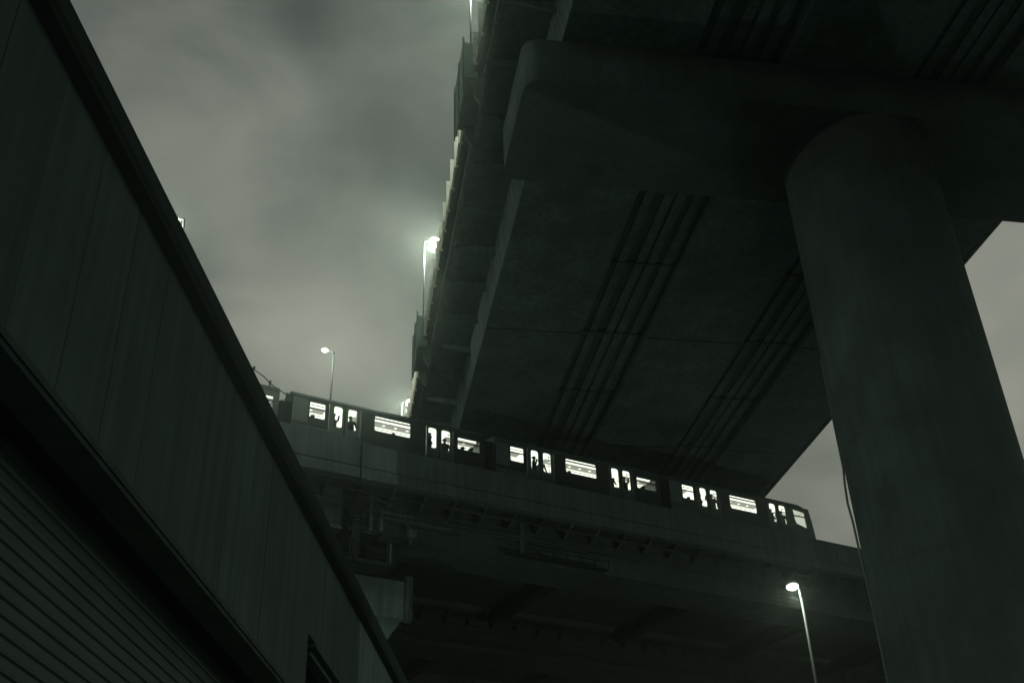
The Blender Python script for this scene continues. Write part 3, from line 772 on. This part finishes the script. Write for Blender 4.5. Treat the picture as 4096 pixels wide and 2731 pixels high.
# ================================================================== SKY AND LIGHT
w = bpy.data.worlds.new('World'); bpy.context.scene.world = w; w.use_nodes = True
nt = w.node_tree; N, L = nt.nodes, nt.links
bg = N['Background']
tc = N.new('ShaderNodeTexCoord')
sky = N.new('ShaderNodeTexSky'); sky.sky_type = 'NISHITA'; sky.sun_disc = False
sky.sun_elevation = math.radians(3); sky.sun_rotation = math.radians(10)
def math_(op, a, b=None, c=None):
    n = N.new('ShaderNodeMath'); n.operation = op
    for i, v in enumerate((a, b, c)):
        if v is None: continue
        if hasattr(v, 'links') or hasattr(v, 'is_output'): L.new(v, n.inputs[i])
        else: n.inputs[i].default_value = v
    return n.outputs[0]
mp = N.new('ShaderNodeMapping'); mp.inputs['Scale'].default_value = (1.0, 1.0, 1.7)
L.new(tc.outputs['Generated'], mp.inputs['Vector'])
no = N.new('ShaderNodeTexNoise'); no.inputs['Scale'].default_value = 7.5; no.inputs['Detail'].default_value = 8; no.inputs['Roughness'].default_value = 0.55; no.inputs['Distortion'].default_value = 0.5
L.new(mp.outputs['Vector'], no.inputs['Vector'])
base = math_('MULTIPLY_ADD', no.outputs['Fac'], 0.27, -0.005)
def blob(d, width, amp):
    global base
    vm = N.new('ShaderNodeVectorMath'); vm.operation = 'DOT_PRODUCT'
    dv = Vector(d).normalized(); vm.inputs[1].default_value = dv
    nn = N.new('ShaderNodeVectorMath'); nn.operation = 'NORMALIZE'
    L.new(tc.outputs['Generated'], nn.inputs[0]); L.new(nn.outputs[0], vm.inputs[0])
    mr = N.new('ShaderNodeMapRange'); mr.interpolation_type = 'SMOOTHERSTEP'
    mr.inputs['From Min'].default_value = math.cos(math.radians(width)); mr.inputs['From Max'].default_value = 1.0
    mr.inputs['To Min'].default_value = 0; mr.inputs['To Max'].default_value = amp
    L.new(vm.outputs['Value'], mr.inputs['Value'])
    base = math_('ADD', base, mr.outputs['Result'])
SKYBLOBS = [((-0.2692, 0.6915, 0.6704), 8, 0.1), ((-0.2112, 0.7186, 0.6626), 7, 0.02), ((-0.1061, 0.7182, 0.6877), 7, 0.05), ((-0.1592, 0.8041, 0.5727), 8, 0.12), ((-0.2131, 0.8185, 0.5336), 6, 0.06), ((-0.1069, 0.8265, 0.5527), 8, 0.06), ((-0.0526, 0.6668, 0.7434), 7, 0.02), ((-0.1776, 0.8495, 0.4968), 8, 0.05), ((-0.2371, 0.6385, 0.7322), 7, -0.03), ((-0.1219, 0.7694, 0.6270), 8, -0.065), ((-0.2315, 0.7727, 0.5911), 5, -0.02), ((0.4227, 0.7599, 0.4938), 10, 0.21), ((0.2679, 0.8740, 0.4054), 12, 0.15), ((-0.2566, 0.7340, 0.6288), 7, 0.03)]
for d_, w_, a_ in SKYBLOBS: blob(d_, w_, a_)
# cloud deck is darker behind the viewer, away from the city glow
sx = N.new('ShaderNodeSeparateXYZ'); L.new(tc.outputs['Generated'], sx.inputs[0])
mr = N.new('ShaderNodeMapRange'); mr.inputs['From Min'].default_value = -0.35; mr.inputs['From Max'].default_value = 0.45
mr.inputs['To Min'].default_value = 0.85; mr.inputs['To Max'].default_value = 1.0
L.new(sx.outputs['Y'], mr.inputs['Value'])
val = math_('MULTIPLY', base, mr.outputs['Result'])
val = math_('MULTIPLY', val, 0.81)
mc = N.new('ShaderNodeMix'); mc.data_type = 'RGBA'; mc.blend_type = 'MULTIPLY'; mc.inputs['Factor'].default_value = 1
tone = N.new('ShaderNodeValToRGB'); tone.color_ramp.elements[0].position = 0.08; tone.color_ramp.elements[0].color = (0.88, 1.0, 0.88, 1)
tone.color_ramp.elements[1].position = 0.30; tone.color_ramp.elements[1].color = (0.985, 1.0, 0.84, 1)
L.new(val, tone.inputs['Fac']); L.new(tone.outputs['Color'], mc.inputs['A'])
L.new(val, mc.inputs['B'])
sk = N.new('ShaderNodeMix'); sk.data_type = 'RGBA'; sk.blend_type = 'ADD'; sk.inputs['Factor'].default_value = 0.004
L.new(mc.outputs['Result'], sk.inputs['A']); L.new(sky.outputs[0], sk.inputs['B'])
L.new(sk.outputs['Result'], bg.inputs['Color']); bg.inputs['Strength'].default_value = 1.0

sun = bpy.data.lights.new('sun', 'SUN'); sun.energy = 0.02; sun.angle = math.radians(25); sun.color = (0.9, 1.0, 0.9)
so = bpy.data.objects.new('sun', sun); C.objects.link(so)
so.rotation_euler = (math.radians(50), 0, math.radians(-35))

hz = MB().box(-320, 320, -90, 420, -1.2, 62).build('haze', M['pane'], clean=False)
tag(hz, kind='stuff')
hm = bpy.data.materials.new('night_haze'); hm.use_nodes = True
hn = hm.node_tree.nodes; hn.clear()
ho = hn.new('ShaderNodeOutputMaterial'); hv = hn.new('ShaderNodeVolumePrincipled')
hv.inputs['Color'].default_value = (0.80, 1.0, 0.89, 1); hv.inputs['Density'].default_value = 0.0015; hv.inputs['Anisotropy'].default_value = 0.87
hv.inputs['Density Attribute'].default_value = ''; hv.inputs['Color Attribute'].default_value = ''; hv.inputs['Temperature Attribute'].default_value = ''
hm.cycles.homogeneous_volume = True
hm.node_tree.links.new(hv.outputs[0], ho.inputs['Volume'])
hz.data.materials.clear(); hz.data.materials.append(hm)

# ================================================================== CAMERA
cam = bpy.data.cameras.new('camera'); cam.sensor_width = 36.0; cam.lens = 36.0 * 4429.0 / 4096.0
cam.clip_start = 0.1; cam.clip_end = 8000
co = bpy.data.objects.new('camera', cam); C.objects.link(co)
R = ((0.99933209, 0.03654279, 0.0), (0.01941921, -0.53105528, 0.84711462), (-0.03095593, 0.84654883, 0.53141021))
mw = Matrix(((R[0][0], R[0][1], -R[0][2]), (R[1][0], R[1][1], -R[1][2]), (R[2][0], R[2][1], -R[2][2]))).to_4x4()
mw.translation = (0, 0, CAMH)
co.matrix_world = mw
sc = bpy.context.scene
sc.camera = co
sc.view_settings.view_transform = 'Standard'; sc.view_settings.look = 'None'
sc.view_settings.exposure = 0.0; sc.view_settings.gamma = 1.0
sc.cycles.max_bounces = 6; sc.cycles.transparent_max_bounces = 12
